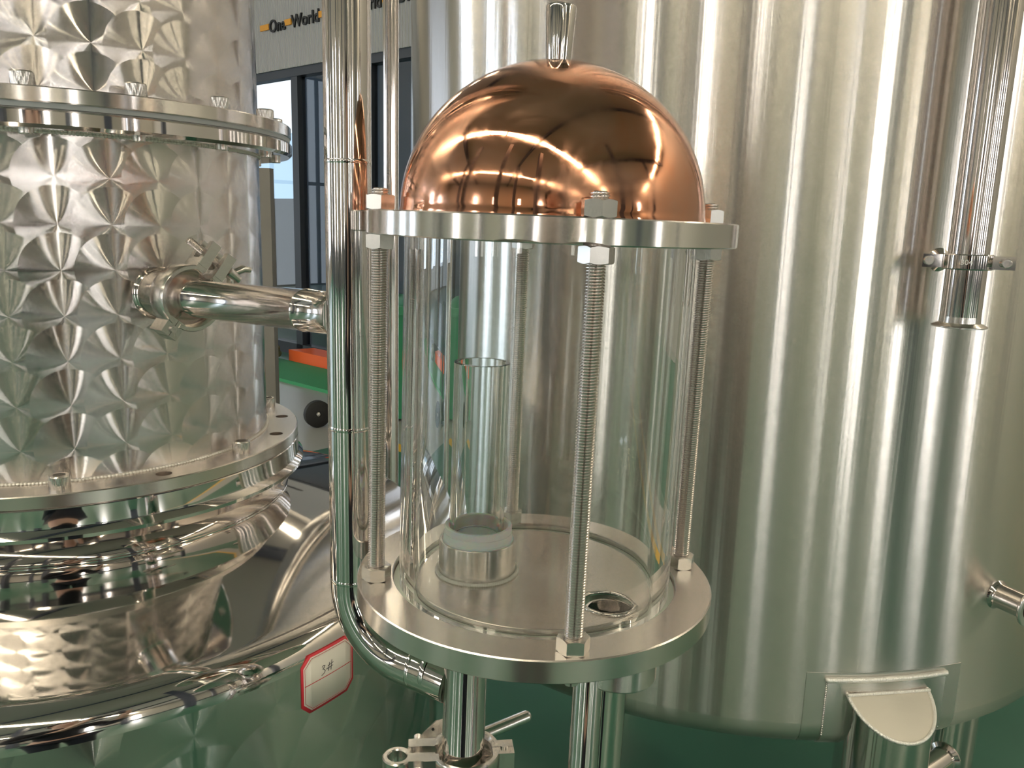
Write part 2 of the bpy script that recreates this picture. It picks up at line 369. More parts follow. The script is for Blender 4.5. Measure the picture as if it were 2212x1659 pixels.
# paper tag on the kettle body: an octagonal sheet with red border, a red rule and the written mark
tagroot = thing('paper_tag', 'white paper tag with red border and handwritten 3# on kettle', 'tag', KX, KY, -.4523)
S0, S1, Z0_, Z1_ = math.radians(-38.3), math.radians(-29.3), -.4562, -.3975
Wt, Ht = (S1 - S0) * RK, Z1_ - Z0_
def curved(mb, poly, off, n=14, mi=0):     # convex outline in (s,z) of the sheet, wrapped on the kettle
    xs = sorted(set([p[0] for p in poly] + [min(p[0] for p in poly) + (max(p[0] for p in poly) - min(p[0] for p in poly)) * i / n for i in range(n + 1)]))
    def rng(x):
        zz = []
        for i in range(len(poly)):
            (x0, z0), (x1, z1) = poly[i], poly[(i + 1) % len(poly)]
            if abs(x1 - x0) < 1e-9:
                if abs(x - x0) < 1e-9: zz += [z0, z1]
            elif min(x0, x1) - 1e-9 <= x <= max(x0, x1) + 1e-9: zz.append(z0 + (z1 - z0) * (x - x0) / (x1 - x0))
        return min(zz), max(zz)
    vs = []
    for x in xs:
        a = S0 + x / RK; lo, hi = rng(x); r = RK + off
        vs += [(r * math.cos(a), r * math.sin(a), Z0_ + lo), (r * math.cos(a), r * math.sin(a), Z0_ + hi)]
    return mb.add(vs, [(2 * i, 2 * i + 2, 2 * i + 3, 2 * i + 1) for i in range(len(xs) - 1)], mi)
def octo(d, c): return [(d + c, d), (Wt - d - c, d), (Wt - d, d + c), (Wt - d, Ht - d - c), (Wt - d - c, Ht - d), (d + c, Ht - d), (d, Ht - d - c), (d, d + c)]
def sheet(name, polys, off, mt, par, loc=None):
    mb = MB()
    for p in polys: curved(mb, p, off)
    o = obj(name, mb, mt, par, loc); sd = o.modifiers.new('t', 'SOLIDIFY'); sd.thickness = .0002; sd.offset = 1; return o
sheet('red_border', [octo(0, .009)], .0003, M['red'], tagroot)
sheet('paper_sheet', [octo(.0026, .0085)], .0006, M['white'], tagroot)
def seg(p, q, w):
    p, q = Vector(p), Vector(q); d = (q - p).normalized(); n = Vector((-d.y, d.x)) * w / 2; e = d * w / 2
    return [tuple(p - e - n), tuple(q + e - n), tuple(q + e + n), tuple(p - e + n)]
oi = octo(.0040, .0080)
sheet('printed_rule', [seg((.0040, Ht * .50), (Wt - .0040, Ht * .50), .0006)] + [seg(oi[i], oi[(i + 1) % 8], .0003) for i in range(8)], .0009, M['red'], tagroot)
ink = []
def stroke(pts, w=.00055):
    for p, q in zip(pts, pts[1:]): ink.append(seg((p[0] * Wt, p[1] * Ht), (q[0] * Wt, q[1] * Ht), w))
stroke([(.365, .695), (.385, .715), (.415, .705), (.405, .675), (.375, .655), (.405, .640), (.42, .61), (.40, .575), (.355, .555)])
stroke([(.44, .625), (.475, .63)])
stroke([(.50, .71), (.485, .58)]); stroke([(.55, .735), (.53, .575)]); stroke([(.475, .67), (.575, .685)]); stroke([(.465, .625), (.565, .635)])
sheet('handwriting', ink, .0012, M['ink'], tagroot)

# ------------------------------------------------------------------ riser pipe with elbow and side branch
PX, PY, PR = -.1254, .625, .0172
ris = thing('riser_pipe', 'polished vertical steel pipe with elbow running in front of the kettle', 'pipe', PX, PY, -.372)
dx, dy = (-.0287 - PX), (.581 - PY); dl = math.hypot(dx, dy); ex, ey = dx / dl, dy / dl
ZE = -.3500; RE = .060
pts = [(0, 0, 1.6), (0, 0, ZE + RE + .01)] + [(ex * RE * (1 - math.cos(a)), ey * RE * (1 - math.cos(a)), ZE + RE - RE * math.sin(a)) for a in [PI / 2 * i / 14 for i in range(15)]] + [(ex * (dl - .015), ey * (dl - .015), ZE - .004)]
obj('riser', MB().tube(pts, PR, 48), M['chrome'], ris, sharp=50)
bx, by = (KX + RW * ux - PX), (KY + RW * uy - PY); bl = math.hypot(bx, by); qx, qy = bx / bl, by / bl
obj('branch', MB().tube([(qx * .010, qy * .010, ZR), (qx * .018, qy * .018, ZR), (qx * .052, qy * .052, ZR - .0005), (qx * .053, qy * .053, ZR - .0005), (qx * .054, qy * .054, ZR - .0005), (qx * (bl - .064), qy * (bl - .064), ZA), (qx * (bl - .058), qy * (bl - .058), ZA), (qx * (bl - .054), qy * (bl - .054), ZA)], [PR * 1.06, PR * .985, PR * .985, PR * 1.02, PR * .985, PR * .985, .0215, .0255], 48), M['pipe'], ris, sharp=60)
for z in (.040, -.1600, ZE + RE + .004):
    obj('weld_seam', MB().lathe([(PR - .0002, -.0022), (PR + .0002, -.0010), (PR + .0003, 0), (PR + .0002, .0010), (PR - .0002, .0022)], 64, (0, 0, z)), M['chrome'], ris, sharp=60)
for t in (RE + .001, dl - .032):
    MM = Matrix(((ex, -ey, 0), (ey, ex, 0), (0, 0, 1))) @ Matrix.Rotation(PI / 2, 3, 'Y')
    obj('weld_seam', MB().lathe([(PR - .0002, -.0022), (PR + .0002, -.0010), (PR + .0003, 0), (PR + .0002, .0010), (PR - .0002, .0022)], 64, (ex * t, ey * t, ZE - .003 * (t > .08)), MM), M['chrome'], ris, sharp=60)

# ------------------------------------------------------------------ clamps (local: axis z, lugs on +x, hinge on -x)
def clamp_halves(root, R, w, Mx, off, lug=.030, wing=True):
    def P(p): return Mx @ Vector(p)
    g = math.radians(9)
    for sgn in (1, -1):
        a0, a1 = (g, PI - g * .8) if sgn > 0 else (PI + g * .8, 2 * PI - g)
        prof = [(R * .82, -w * .32), (R * .90, -w * .5), (R * 1.0, -w * .5), (R * 1.03, -w * .42), (R * 1.03, w * .42), (R * 1.0, w * .5), (R * .90, w * .5), (R * .82, w * .32)]
        mb = MB().lathe(prof, 48, off, Mx, True, a0, a1)
        n0 = len(prof); L = len(mb.v); mb.f += [tuple(range(n0)), tuple(range(L - n0, L))]; mb.m += [0, 0]
        yy = sgn * (R * .17 + .0045)                          # forked lug, two cheeks
        for zc in (-w * .36, w * .36):
            mb.box(Vector(off) + P((R * .98 + lug / 2, yy, zc)), (lug, .010, w * .30), Mx)
        mb.box(Vector(off) + P((R * 1.0, yy + sgn * .001, 0)), (.012, .009, w * .98), Mx)
        mb.box(Vector(off) + P((-R * 1.10, sgn * .0045, 0)), (.017, .0085, w * .92), Mx)      # hinge ear
        obj('clamp_half', mb, M['cast'], root, loc=(0, 0, -root['ze']))
    mb = MB(); mb.tube([Vector(off) + P((-R * 1.14, 0, -w * .55)), Vector(off) + P((-R * 1.14, 0, w * .55))], .0032, 20)
    obj('hinge_pin', mb, M['bolt'], root)
    bx_ = R * .98 + lug * .58
    mb = MB().thread(.0028, .0036, .0014, -.030, .030, (0, 0), 14)
    mb.v = [tuple(Vector(off) + Mx @ (Vector((bx_, 0, 0)) + Vector((p[0], p[2], p[1])))) for p in mb.v]
    obj('clamp_bolt', mb, M['rod'], root)
    if wing:
        mb = MB(); cy = -.026
        mb.tube([Vector(off) + P((bx_, cy + .006, 0)), Vector(off) + P((bx_, cy - .008, 0))], [.0062, .0050], 20)
        for s2 in (1, -1): mb.tube([Vector(off) + P((bx_ + s2 * .003, cy, 0)), Vector(off) + P((bx_ + s2 * .012, cy - .006, 0)), Vector(off) + P((bx_ + s2 * .016, cy - .013, 0))], [.0036, .0042, .0030], 14)
        obj('wing_nut', mb, M['cast'], root)
cl = thing('pipe_clamp', 'steel hinged clamp joining the side pipe to the engine-turned column', 'pipe clamp', KX + ux * (RW + .052), KY + uy * (RW + .052), ZA - .045)
# axis along the branch; lugs to the upper right
up = Vector((0, 0, 1)); axv = Vector((ux, uy, 0)); side = up.cross(axv).normalized()
lugd = (up * math.cos(math.radians(38)) + side * math.sin(math.radians(38))).normalized(); oth = axv.cross(lugd)
Mx = Matrix((lugd, oth, axv)).transposed()
clamp_halves(cl, .0305, .024, Mx, (0, 0, ZA), .026)
cl2 = thing('pipe_clamp', 'steel hinged clamp on the outlet pipe under the glass vessel', 'pipe clamp', -.0287, .581, ZC - .020)
lugd = Vector((-.99, -.12, 0)).normalized(); axv = Vector((0, 0, 1)); Mx2 = Matrix((lugd, axv.cross(lugd), axv)).transposed()
clamp_halves(cl2, .0270, .018, Mx2, (0, 0, ZC + .004), .018, False)
mb = MB(); p0 = lugd * .0530 + Vector((0, .0, ZC + .001))
mb.lathe([(.0072, -.009), (.0118, -.009), (.0118, .007), (.0108, .008), (.0080, .008), (.0072, .007)], 40, p0, closed=True)
obj('eye_lug', mb, M['cast'], cl2)
# valve below, with its lever handle
val = thing('lever_valve', 'steel butterfly valve with flat lever handle below the outlet clamp', 'valve', -.0287, .581, -1.45)
obj('valve_body', MB().lathe([(0, ZC - .0085), (.0252, ZC - .0085), (.0252, ZC - .012), (.019, ZC - .016), (.030, ZC - .030), (.034, ZC - .034), (.034, ZC - .056), (.030, ZC - .060), (.018, ZC - .072), (.0166, ZC - .08), (.0166, -1.45), (0, -1.45)], 64), M['cast'], val)
VO = Vector((.0287, -.581, 0))
q1, q2, q3, q4 = (Vector(p) + VO for p in ((-.078, .600, -.4240), (-.0560, .6210, -.4110), (-.0200, .6420, -.4120), (-.0200, .6270, -.4330)))
xv = (q3 - q1).normalized(); nv = xv.cross(q2 - q1).normalized(); yv = nv.cross(xv)
if nv.z < 0: nv = -nv
flat = [((p - q1).dot(xv), (p - q1).dot(yv)) for p in (q1, q4, q3, q2)]
mb = MB().prism(flat, .0025, Matrix((xv, yv, xv.cross(yv))).transposed(), q1)
hnd = obj('lever_handle', mb, M['cast'], val)
g0, g1 = Vector((-.0300, .6250, -.4325)) + VO, Vector((.0236, .6600, -.4290)) + VO
obj('handle_grip', MB().tube([g0, g0.lerp(g1, .96), g1], [.0056, .0052, .0036], 24), M['cast'], hnd, loc=(0, 0, 0))
hc = q1.lerp(q2, .55).lerp(q3, .16)
obj('hole_dot', MB().ball(hc + xv.cross(yv) * .0022, .0013), M['dark'], hnd, loc=(0, 0, 0))  # dark bead standing in for the shaded hole in the lever

# ------------------------------------------------------------------ thin pipe standing behind
tpz = thing('slim_standpipe', 'slim vertical steel pipe between the riser and the big tank', 'pipe', -.2015, 1.345, -1.45)
obj('pipe', MB().tube([(0, 0, -1.45), (0, 0, 1.9)], .0122, 32), M['pipe'], tpz)
obj('foot_plate', MB().lathe([(0, -1.45), (.05, -1.45), (.05, -1.442), (0, -1.442)], 32), M['cast'], tpz)

pst = thing('support_post', 'dull grey brown post just right of the engine-turned column', 'post', -.4960, 1.66, -1.45)
obj('post', MB().box((0, 0, -.68), (.026, .026, 1.54)), plain('dull_post', (.27, .25, .22), .5, .6), pst)
obj('foot_plate', MB().box((0, 0, -1.446), (.1, .1, .008)), M['cast'], pst)

# ------------------------------------------------------------------ big tank on the right
TX, TY, RR = .47306, 1.8335, .700
tank = thing('storage_tank', 'large brushed steel tank on stout pipe legs behind the glass vessel', 'tank', TX, TY, -1.45)
obj('shell', MB().lathe([(RR, 1.9), (RR, -.7385)], 320), M['tank'], tank)
bot = [(RR, -.7385), (RR - .0008, -.750), (RR - .006, -.765), (RR - .017, -.777), (RR - .032, -.784), (RR - .1, -.80), (RR - .35, -.845), (0, -.86)]
obj('bottom_head', MB().lathe(bot, 320), M['tank'], tank, sharp=60)
LA = -80.8
for k in range(4):
    a = math.radians(LA + 90 * k); rl = .0665
    cxl, cyl = (RR + .002) * math.cos(a), (RR + .002) * math.sin(a); vs = []; n = 64
    zt = -.686; mb = MB()
    for i in range(n):
        t = 2 * PI * i / n; px, py = rl * math.cos(t), rl * math.sin(t)          # local: x outward
        z = zt - .62 * px
        wx, wy = cxl + px * math.cos(a) - py * math.sin(a), cyl + px * math.sin(a) + py * math.cos(a)
        vs += [(wx, wy, -1.45), (wx, wy, z)]
    mb.add(vs, [(2 * i, 2 * ((i + 1) % n), 2 * ((i + 1) % n) + 1, 2 * i + 1) for i in range(n)])
    leg = obj('leg', mb, M['pipe'], tank)
    cap = MB().add([vs[2 * i + 1] for i in range(n)], [tuple(range(n))]); obj('leg_cap', cap, M['ground'], leg, loc=(0, 0, 0))
    wb = MB()
    for i in range(n * 3):
        t = 2 * PI * i / (n * 3); px, py = rl * math.cos(t), rl * math.sin(t)
        if px < -.004: continue
        wb.ball((cxl + px * math.cos(a) - py * math.sin(a), cyl + px * math.sin(a) + py * math.cos(a), zt - .62 * px), .0030, 7, 5)
    for i in range(50):
        py = -rl + 2 * rl * i / 49; wb.ball((cxl - py * math.sin(a) + .003 * math.cos(a), cyl + py * math.cos(a) + .003 * math.sin(a), zt + .0015), .0028, 7, 5)
    obj('weld_bead', wb, M['weld'], leg, loc=(0, 0, 0), sharp=180)
    # reinforcing pad
    h = math.radians(8.0); pr = RR + .004; mb = MB(); vs = []; n2 = 24
    for i in range(n2 + 1):
        t = a - h + 2 * h * i / n2
        for r, z in ((RR - .002, -.664), (pr, -.664), (pr, -.752), (pr - .010, -.770), (pr - .022, -.781), (RR - .03, -.784)): vs.append((r * math.cos(t), r * math.sin(t), z))
    mb.add(vs, [(i * 6 + q, i * 6 + 6 + q, i * 6 + 7 + q, i * 6 + 1 + q) for i in range(n2) for q in range(5)] + [tuple(range(6)), tuple(range(n2 * 6, n2 * 6 + 6))])
    pad = obj('leg_pad', mb, M['tank'], tank)
    g_ = math.radians(10.6); mb = MB(); vs = []
    for i in range(n2 + 1):
        t = a - g_ + 2 * g_ * i / n2
        for r, z in ((RR - .001, -.652), (RR + .0005, -.652), (RR + .0005, -.7385), (RR - .0003, -.750), (RR - .0055, -.765), (RR - .0165, -.777), (RR - .03, -.7835)): vs.append((r * math.cos(t), r * math.sin(t), z))
    mb.add(vs, [(i * 7 + q, i * 7 + 7 + q, i * 7 + 8 + q, i * 7 + 1 + q) for i in range(n2) for q in range(6)])
    obj('ground_band', mb, M['band'], pad, loc=(0, 0, 0), sharp=60)
    wb = MB()
    for i in range(76):
        t = a - h + 2 * h * i / 75; wb.ball(((RR + .003) * math.cos(t), (RR + .003) * math.sin(t), -.6625), .0046, 8, 6)
    obj('weld_bead', wb, M['weld'], pad, loc=(0, 0, 0), sharp=180)
    for s2 in (-1, 1):
        wb = MB(); t = a + s2 * h
        for i in range(30): wb.ball(((RR + .001) * math.cos(t), (RR + .001) * math.sin(t), -.667 - .088 * i / 29), .0022, 7, 5)
        obj('weld_bead', wb, M['cast'], pad, loc=(0, 0, 0), sharp=180)
# side nozzle at the right edge
na = math.radians(-65.4); nd = Vector((math.cos(na), math.sin(na), 0)); MN = Matrix(((nd.x, -nd.y, 0), (nd.y, nd.x, 0), (0, 0, 1))) @ Matrix.Rotation(PI / 2, 3, 'Y')
obj('side_nozzle', MB().lathe([(.027, -.006), (.0225, .001), (.0200, .004), (.0190, .009), (.0190, .044), (.0265, .049), (.0275, .0505), (.0275, .0525), (.0262, .0532), (.0168, .0532), (.0165, .050), (.0165, -.02)], 64, RR * nd + Vector((0, 0, -.5475)), MN), M['pipe'], tank)
# pipes seen under the bottom
ox, oy = .6075 * 1.40, 1.40
obj('outlet_pipe', MB().tube([(.905 - TX, 1.52 - TY, -.82), (.905 - TX, 1.52 - TY, -1.45)], .034, 40), M['pipe'], tank)
obj('outlet_branch', MB().lathe([(.0190, -.20), (.0190, .0), (.0255, .003), (.0255, .006), (.0170, .006), (.0170, -.02)], 40, (.722 - TX, 1.205 - TY, -.840), Matrix(((.80, -.6, 0), (.6, .8, 0), (0, 0, 1))) @ Matrix.Rotation(PI / 2, 3, 'Y')), M['pipe'], tank)

# down pipe held on the tank by a bracket clamp
DX, DY = .5885, 1.085
dn = thing('down_pipe', 'steel down pipe ending in a flared ferrule in front of big tank', 'pipe', DX, DY, -.1195)
obj('pipe', MB().tube([(0, 0, -.112), (0, 0, 1.9)], .0245, 48, False), M['pipe'], dn)
obj('ferrule', MB().lathe([(.0225, -.105), (.0246, -.105), (.0250, -.113), (.0320, -.1165), (.0335, -.1175), (.0335, -.1190), (.0320, -.1195), (.0225, -.1195)], 64, closed=True), M['cast'], dn)
br = thing('pipe_bracket', 'shiny split pipe bracket stamped 304 holding the down pipe', 'pipe bracket', DX, DY, -.0500)
td = Vector((TX - DX, TY - DY, 0)).normalized()
zb_ = -.0340
band = MB().lathe([(.0246, -.0100), (.0290, -.0100), (.0300, -.0085), (.0300, .0085), (.0290, .0100), (.0246, .0100)], 64, (0, 0, zb_), closed=True)
obj('band', band, M['mirror'], br)
vd = Vector((-DX, -DY, 0)).normalized(); sd = Vector((-vd.y, vd.x, 0))
for s2 in (1, -1):
    c0 = sd * s2 * .040
    MMb = Matrix((sd, vd, Vector((0, 0, 1)))).transposed()
    lug = obj('lug', MB().prism([(-.012, -.008), (.008, -.010), (.014, -.002), (.014, .006), (-.012, .010)], .017, MMb, (c0.x, c0.y, zb_ - .0085)), M['mirror'], br)
    MMs = Matrix((sd, Vector((0, 0, 1)), vd)).transposed()
    obj('lug_screw', MB().lathe([(0, -.004), (.0056, -.004), (.0060, .004), (.0060, .0165), (.0052, .0175), (.0034, .0175), (.0030, .012), (0, .012)], 28, c0 + sd * s2 * .004 + Vector((0, 0, zb_)), MMs), M['cast'], br)
gap = (Vector((TX - DX, TY - DY, 0)).length - RR)
obj('standoff', MB().tube([td * .026 + Vector((0, 0, zb_)), td * (gap - .006) + Vector((0, 0, zb_)), td * (gap - .0005) + Vector((0, 0, zb_))], [.0085, .0085, .016], 28), M['pipe'], br)
def text_mesh(s, size, ext, bold=0):
    cu = bpy.data.curves.new('txt', 'FONT'); cu.body = s; cu.size = size; cu.extrude = ext; cu.offset = bold; cu.align_x = 'LEFT'
    o = bpy.data.objects.new('txt', cu); C.objects.link(o); dg = bpy.context.evaluated_depsgraph_get(); dg.update()
    me = bpy.data.meshes.new_from_object(o.evaluated_get(dg)); bpy.data.objects.remove(o); return me
me = text_mesh('304', .0095, .0003)
for v in me.vertices:
    x, y, z = v.co; a = math.atan2(vd.y, vd.x) + .0 + (x - .008) / .0300 * 1.0; r = .0301 + z
    v.co = (r * math.cos(a), r * math.sin(a), zb_ - .0032 + y)
obj('stamped_number', me, plain('stamp', (.85, .85, .85), .4, 1), br)

# ------------------------------------------------------------------ hall (a,b axes turned by HALL; z from eye level)
def hobj(name, mb, mt, kind='structure', parent=None, sharp=30):
    o = obj(name, mb, mt, None, (0, 0, E), sharp, HALL)
    if parent is not None:
        o.parent = parent; o.location = (0, 0, 0); o.rotation_euler.z = 0
    elif kind: o['kind'] = kind
    return o
A0_, A1_, B0_, B1_, HZ = -15., 20., -16., 8.5, 6.0
# floor: green coating, a grey lane and yellow edge lines painted on it
m, nt, b = mat('floor_coating'); tc = N(nt, 'ShaderNodeTexCoord'); sx = N(nt, 'ShaderNodeSeparateXYZ'); nt.links.new(tc.outputs['Object'], sx.inputs[0])
bb = X(nt, sx.outputs[1])
aa = X(nt, sx.outputs[0]); west = aa.op('LESS_THAN', -4.25)
lane = (bb.op('GREATER_THAN', 3.42) + west * bb.op('GREATER_THAN', 2.5)).op('MINIMUM', 1.0) * bb.op('LESS_THAN', 4.0); line = bb.op('GREATER_THAN', 3.30) * bb.op('LESS_THAN', 3.42) * aa.op('GREATER_THAN', -4.25)
no = N(nt, 'ShaderNodeTexNoise'); no.inputs['Scale'].default_value = 3; no.inputs['Detail'].default_value = 5; nt.links.new(tc.outputs['Object'], no.inputs['Vector'])
rp = N(nt, 'ShaderNodeValToRGB'); rp.color_ramp.elements[0].color = (.030, .105, .072, 1); rp.color_ramp.elements[1].color = (.045, .150, .102, 1); nt.links.new(no.outputs[0], rp.inputs[0])
mx = N(nt, 'ShaderNodeMix', data_type='RGBA'); nt.links.new(lane.v, mx.inputs[0]); nt.links.new(rp.outputs[0], mx.inputs[6]); mx.inputs[7].default_value = (.32, .33, .32, 1)
m2 = N(nt, 'ShaderNodeMix', data_type='RGBA'); nt.links.new(line.v, m2.inputs[0]); nt.links.new(mx.outputs[2], m2.inputs[6]); m2.inputs[7].default_value = (.75, .42, .03, 1)
nt.links.new(m2.outputs[2], b.inputs['Base Color']); setp(b, Roughness=.32); M['floor'] = m
hobj('floor', MB().box(((A0_ + A1_) / 2, (B0_ + B1_) / 2, -1.45 - .05), (A1_ - A0_ + .6, B1_ - B0_ + .6, .1)), M['floor'])
M['wall'] = plain('wall_paint', (.44, .415, .38), .6)
M['roof'] = plain('roof_sheet', (.44, .40, .36), .6)
M['frame'] = plain('dark_frame', (.03, .035, .045), .4)
M['beam'] = plain('beam_paint', (.06, .07, .10), .5)
wt = .2; hz = HZ + 1.45
def wall_with_openings(name, axis, pos, lo, hi, ops, mt):
    mb = MB(); zs0, zs1 = -1.45, HZ
    xs = sorted(set([lo, hi] + [o[0] for o in ops] + [o[1] for o in ops]))
    for x0, x1 in zip(xs, xs[1:]):
        cm = (x0 + x1) / 2; o = [q for q in ops if q[0] < cm < q[1]]
        for z0, z1 in ([(zs0, zs1)] if not o else [(zs0, o[0][2]), (o[0][3], zs1)]):
            if z1 - z0 < 1e-4: continue
            c = (pos, cm, (z0 + z1) / 2) if axis == 'a' else (cm, pos, (z0 + z1) / 2)
            d = (wt, x1 - x0, z1 - z0) if axis == 'a' else (x1 - x0, wt, z1 - z0)
            mb.box(c, d)
    return hobj(name, mb, mt)
win = [0]
def window(axis, pos, x0, x1, z0, z1, mt, n=3, rows=2):
    win[0] += 1
    mb = MB(); c = (pos, (x0 + x1) / 2, (z0 + z1) / 2); d = (.02, x1 - x0, z1 - z0)
    if axis == 'b': c = (c[1], pos, c[2]); d = (d[1], .02, d[2])
    w = hobj('window_%d' % win[0], MB().box(c, d), mt)
    fr = MB()
    for i in range(n + 1):
        x = x0 + (x1 - x0) * i / n; c = (pos, x, (z0 + z1) / 2); d = (.12, .07, z1 - z0)
        if axis == 'b': c = (x, pos, c[2]); d = (.07, .12, d[2])
        fr.box(c, d)
    for i in range(rows + 1):
        z = z0 + (z1 - z0) * i / rows; c = (pos, (x0 + x1) / 2, z); d = (.12, x1 - x0, .07)
        if axis == 'b': c = (c[1], pos, z); d = (d[1], .12, .07)
        fr.box(c, d)
    hobj('window_frame', fr, M['frame'], None, w)
daydoor = emit('daylight_door', (.78, .88, 1.0), 1.5); day = emit('daylight_pane', (.74, .86, 1.0), 15.0); daywarm = emit('daylight_pane_warm', (1.0, .97, .92), 18.0)
left_ops = [(-13, -11.8, -.8, 3.0), (-9.4, -8.2, -.8, 3.0), (-5.4, -4.2, -.8, 3.0), (-1.7, 1.6, -1.45, 2.8)]
wall_with_openings('wall_left', 'a', A0_ - wt / 2, B0_, B1_, left_ops, M['wall'])
for o in left_ops: window('a', A0_ - .1, *o, day if o[1] < -2 else daydoor)
right_ops = [(b_, b_ + .7, -.6, 3.4) for b_ in (-13, -8.6, -4.2, .6, 5.2)]
wall_with_openings('wall_right', 'a', A1_ + wt / 2, B0_, B1_, right_ops, M['wall'])
for o in right_ops: window('a', A1_ + .1, *o, daywarm, 1, 3)
back_ops = [(a_, a_ + .7, -.6, 3.2) for a_ in (-11, -5.6, -1.2, 4.2, 9.4, 15)]
wall_with_openings('wall_back', 'b', B0_ - wt / 2, A0_, A1_, back_ops, M['wall'])
for o in back_ops: window('b', B0_ - .1, *o, daywarm, 1, 3)
wall_with_openings('wall_front', 'b', B1_ + wt / 2, A0_, A1_, [(-14.4, -12.75, .3, 2.75)], M['wall'])
added_dark = plain('added_dark_paint', (.10, .11, .12), .5)  # unseen dark wall bands, added to deepen the reflections in the steel
mb = MB(); mb.box(((A0_ + A1_) / 2, B0_ + .05, -1.0), (A1_ - A0_, .1, .9)); hobj('added_dark_band_back', mb, added_dark)
mb = MB(); mb.box((A1_ - .05, (B0_ + B1_) / 2, -1.0), (.1, B1_ - B0_, .9)); hobj('added_dark_band_right', mb, added_dark)
# ceiling with strips of translucent roof lights
sky_b = [(-3.75, .21), (7.45, .21), (-11.3, .21)]
mb = MB(); edges = sorted(sky_b); prev = B0_
for cb, hw in edges: mb.box(((A0_ + A1_) / 2, (prev + cb - hw) / 2, HZ + .05), (A1_ - A0_, cb - hw - prev, .1)); prev = cb + hw
mb.box(((A0_ + A1_) / 2, (prev + B1_) / 2, HZ + .05), (A1_ - A0_, B1_ - prev, .1))
hobj('ceiling', mb, M['roof'])
roofl = emit('roof_light', (1.0, .89, .66), 30.0)
for cb, hw in sky_b:
    win[0] += 1
    w = hobj('window_%d' % win[0], MB().box(((A0_ + A1_) / 2, cb, HZ + .05), (A1_ - A0_, hw * 2, .02)), roofl)
    fr = MB()
    for i in range(24): fr.box((A0_ + (A1_ - A0_) * i / 23, cb, HZ + .03), (.10, hw * 2, .06))
    hobj('window_frame', fr, M['roof'], None, w)
for i, a in enumerate((-11, -5.5, 1.5, 7.5, 13.5)):
    mb = MB(); mb.box((a, (B0_ + B1_) / 2, HZ - .25), (.16, B1_ - B0_, .45))
    o = hobj('trim_%d' % (i + 1), mb, M['beam'])
for i, (a, b_) in enumerate([(-11, -8), (-5.5, -8), (1.5, -8), (7.5, -8), (13.5, -8), (13.5, 2.5), (7.5, 4.5), (-3.2, -5.2), (-.4, -4.6), (2.4, -4.6), (5.2, -4.6), (4.6, .5), (8.4, -2)]):  # hall columns; nearer ones added, unseen, for dark streaks in steel reflections
    hobj('trim_%d' % (i + 6), MB().box((a, b_, (HZ - .5 - 1.45) / 2), (.3, .3, HZ - .5 + 1.45)), M['beam'])

# office front behind: ribbed fascia, dark glazing, sign
OB = 4.9
m, nt, b = mat('ribbed_panel'); setp(b, Base_Color=(.50, .50, .50, 1), Roughness=.45)
tc = N(nt, 'ShaderNodeTexCoord'); wv = N(nt, 'ShaderNodeTexWave'); wv.bands_direction = 'X'; wv.inputs['Scale'].default_value = 8.2; nt.links.new(tc.outputs['Object'], wv.inputs['Vector'])
bu = N(nt, 'ShaderNodeBump'); bu.inputs['Strength'].default_value = .9; bu.inputs['Distance'].default_value = .02; nt.links.new(wv.outputs['Fac'], bu.inputs['Height']); nt.links.new(bu.outputs[0], b.inputs['Normal']); M['rib'] = m
hobj('wall_office', MB().box(((-15 + -1.0) / 2, OB + .06, (1.44 + 2.9) / 2), (14.0, .12, 1.46)), M['rib'])
fr = MB(); fr.box((-8, OB + .08, 1.40), (14, .12, .08)); fr.box((-7.40, OB + .08, 0), (.11, .1, 2.8)); fr.box((-8, OB + .08, -1.39), (14, .1, .12))
for a in (-10.2, -6.25, -4.9, -3.2, -1.0): fr.box((a, OB + .08, 0), (.08, .1, 2.8))
win[0] += 1
w = hobj('window_%d' % win[0], MB().box((-8, OB + .09, 0), (14, .012, 2.8)), M['pane'])
hobj('window_frame', fr, M['frame'], None, w)
M['office'] = plain('office_dark', (.11, .14, .18), .6)
hobj('wall_partition', MB().box((-1.0, (OB + B1_) / 2 + .1, .7), (.1, B1_ - OB - .25, 4.3)), M['office'])
hobj('ceiling_office', MB().box((-8, (OB + B1_) / 2 + .05, 2.93), (14, B1_ - OB - .1, .06)), M['office'])
hobj('trim_20', MB().box((-6.9, B1_ - .06, .7), (11.6, .04, 4.3)), M['office'])
hobj('trim_21', MB().box((-8.0, 6.7, -1.445), (13.9, 3.5, .02)), plain('office_floor', (.06, .065, .07), .3))
hobj('window_99', MB().box((-6.5, 6.6, 2.86), (2.4, .5, .04)).box((-11.5, 6.6, 2.86), (2.4, .5, .04)), emit('office_fill_glow', (.80, .90, 1.0), 6.0)).name = 'added_office_fill'  # glowing panels added out of view to brighten the office interior
# what the office window looks out on
out = tag(hobj('outside_building', MB().box((-20, 15, -.2), (24, 3, 4.9)), plain('blue_cladding', (.42, .58, .74), .6), 'structure'), 'pale blue clad building seen through the far office window', 'building')
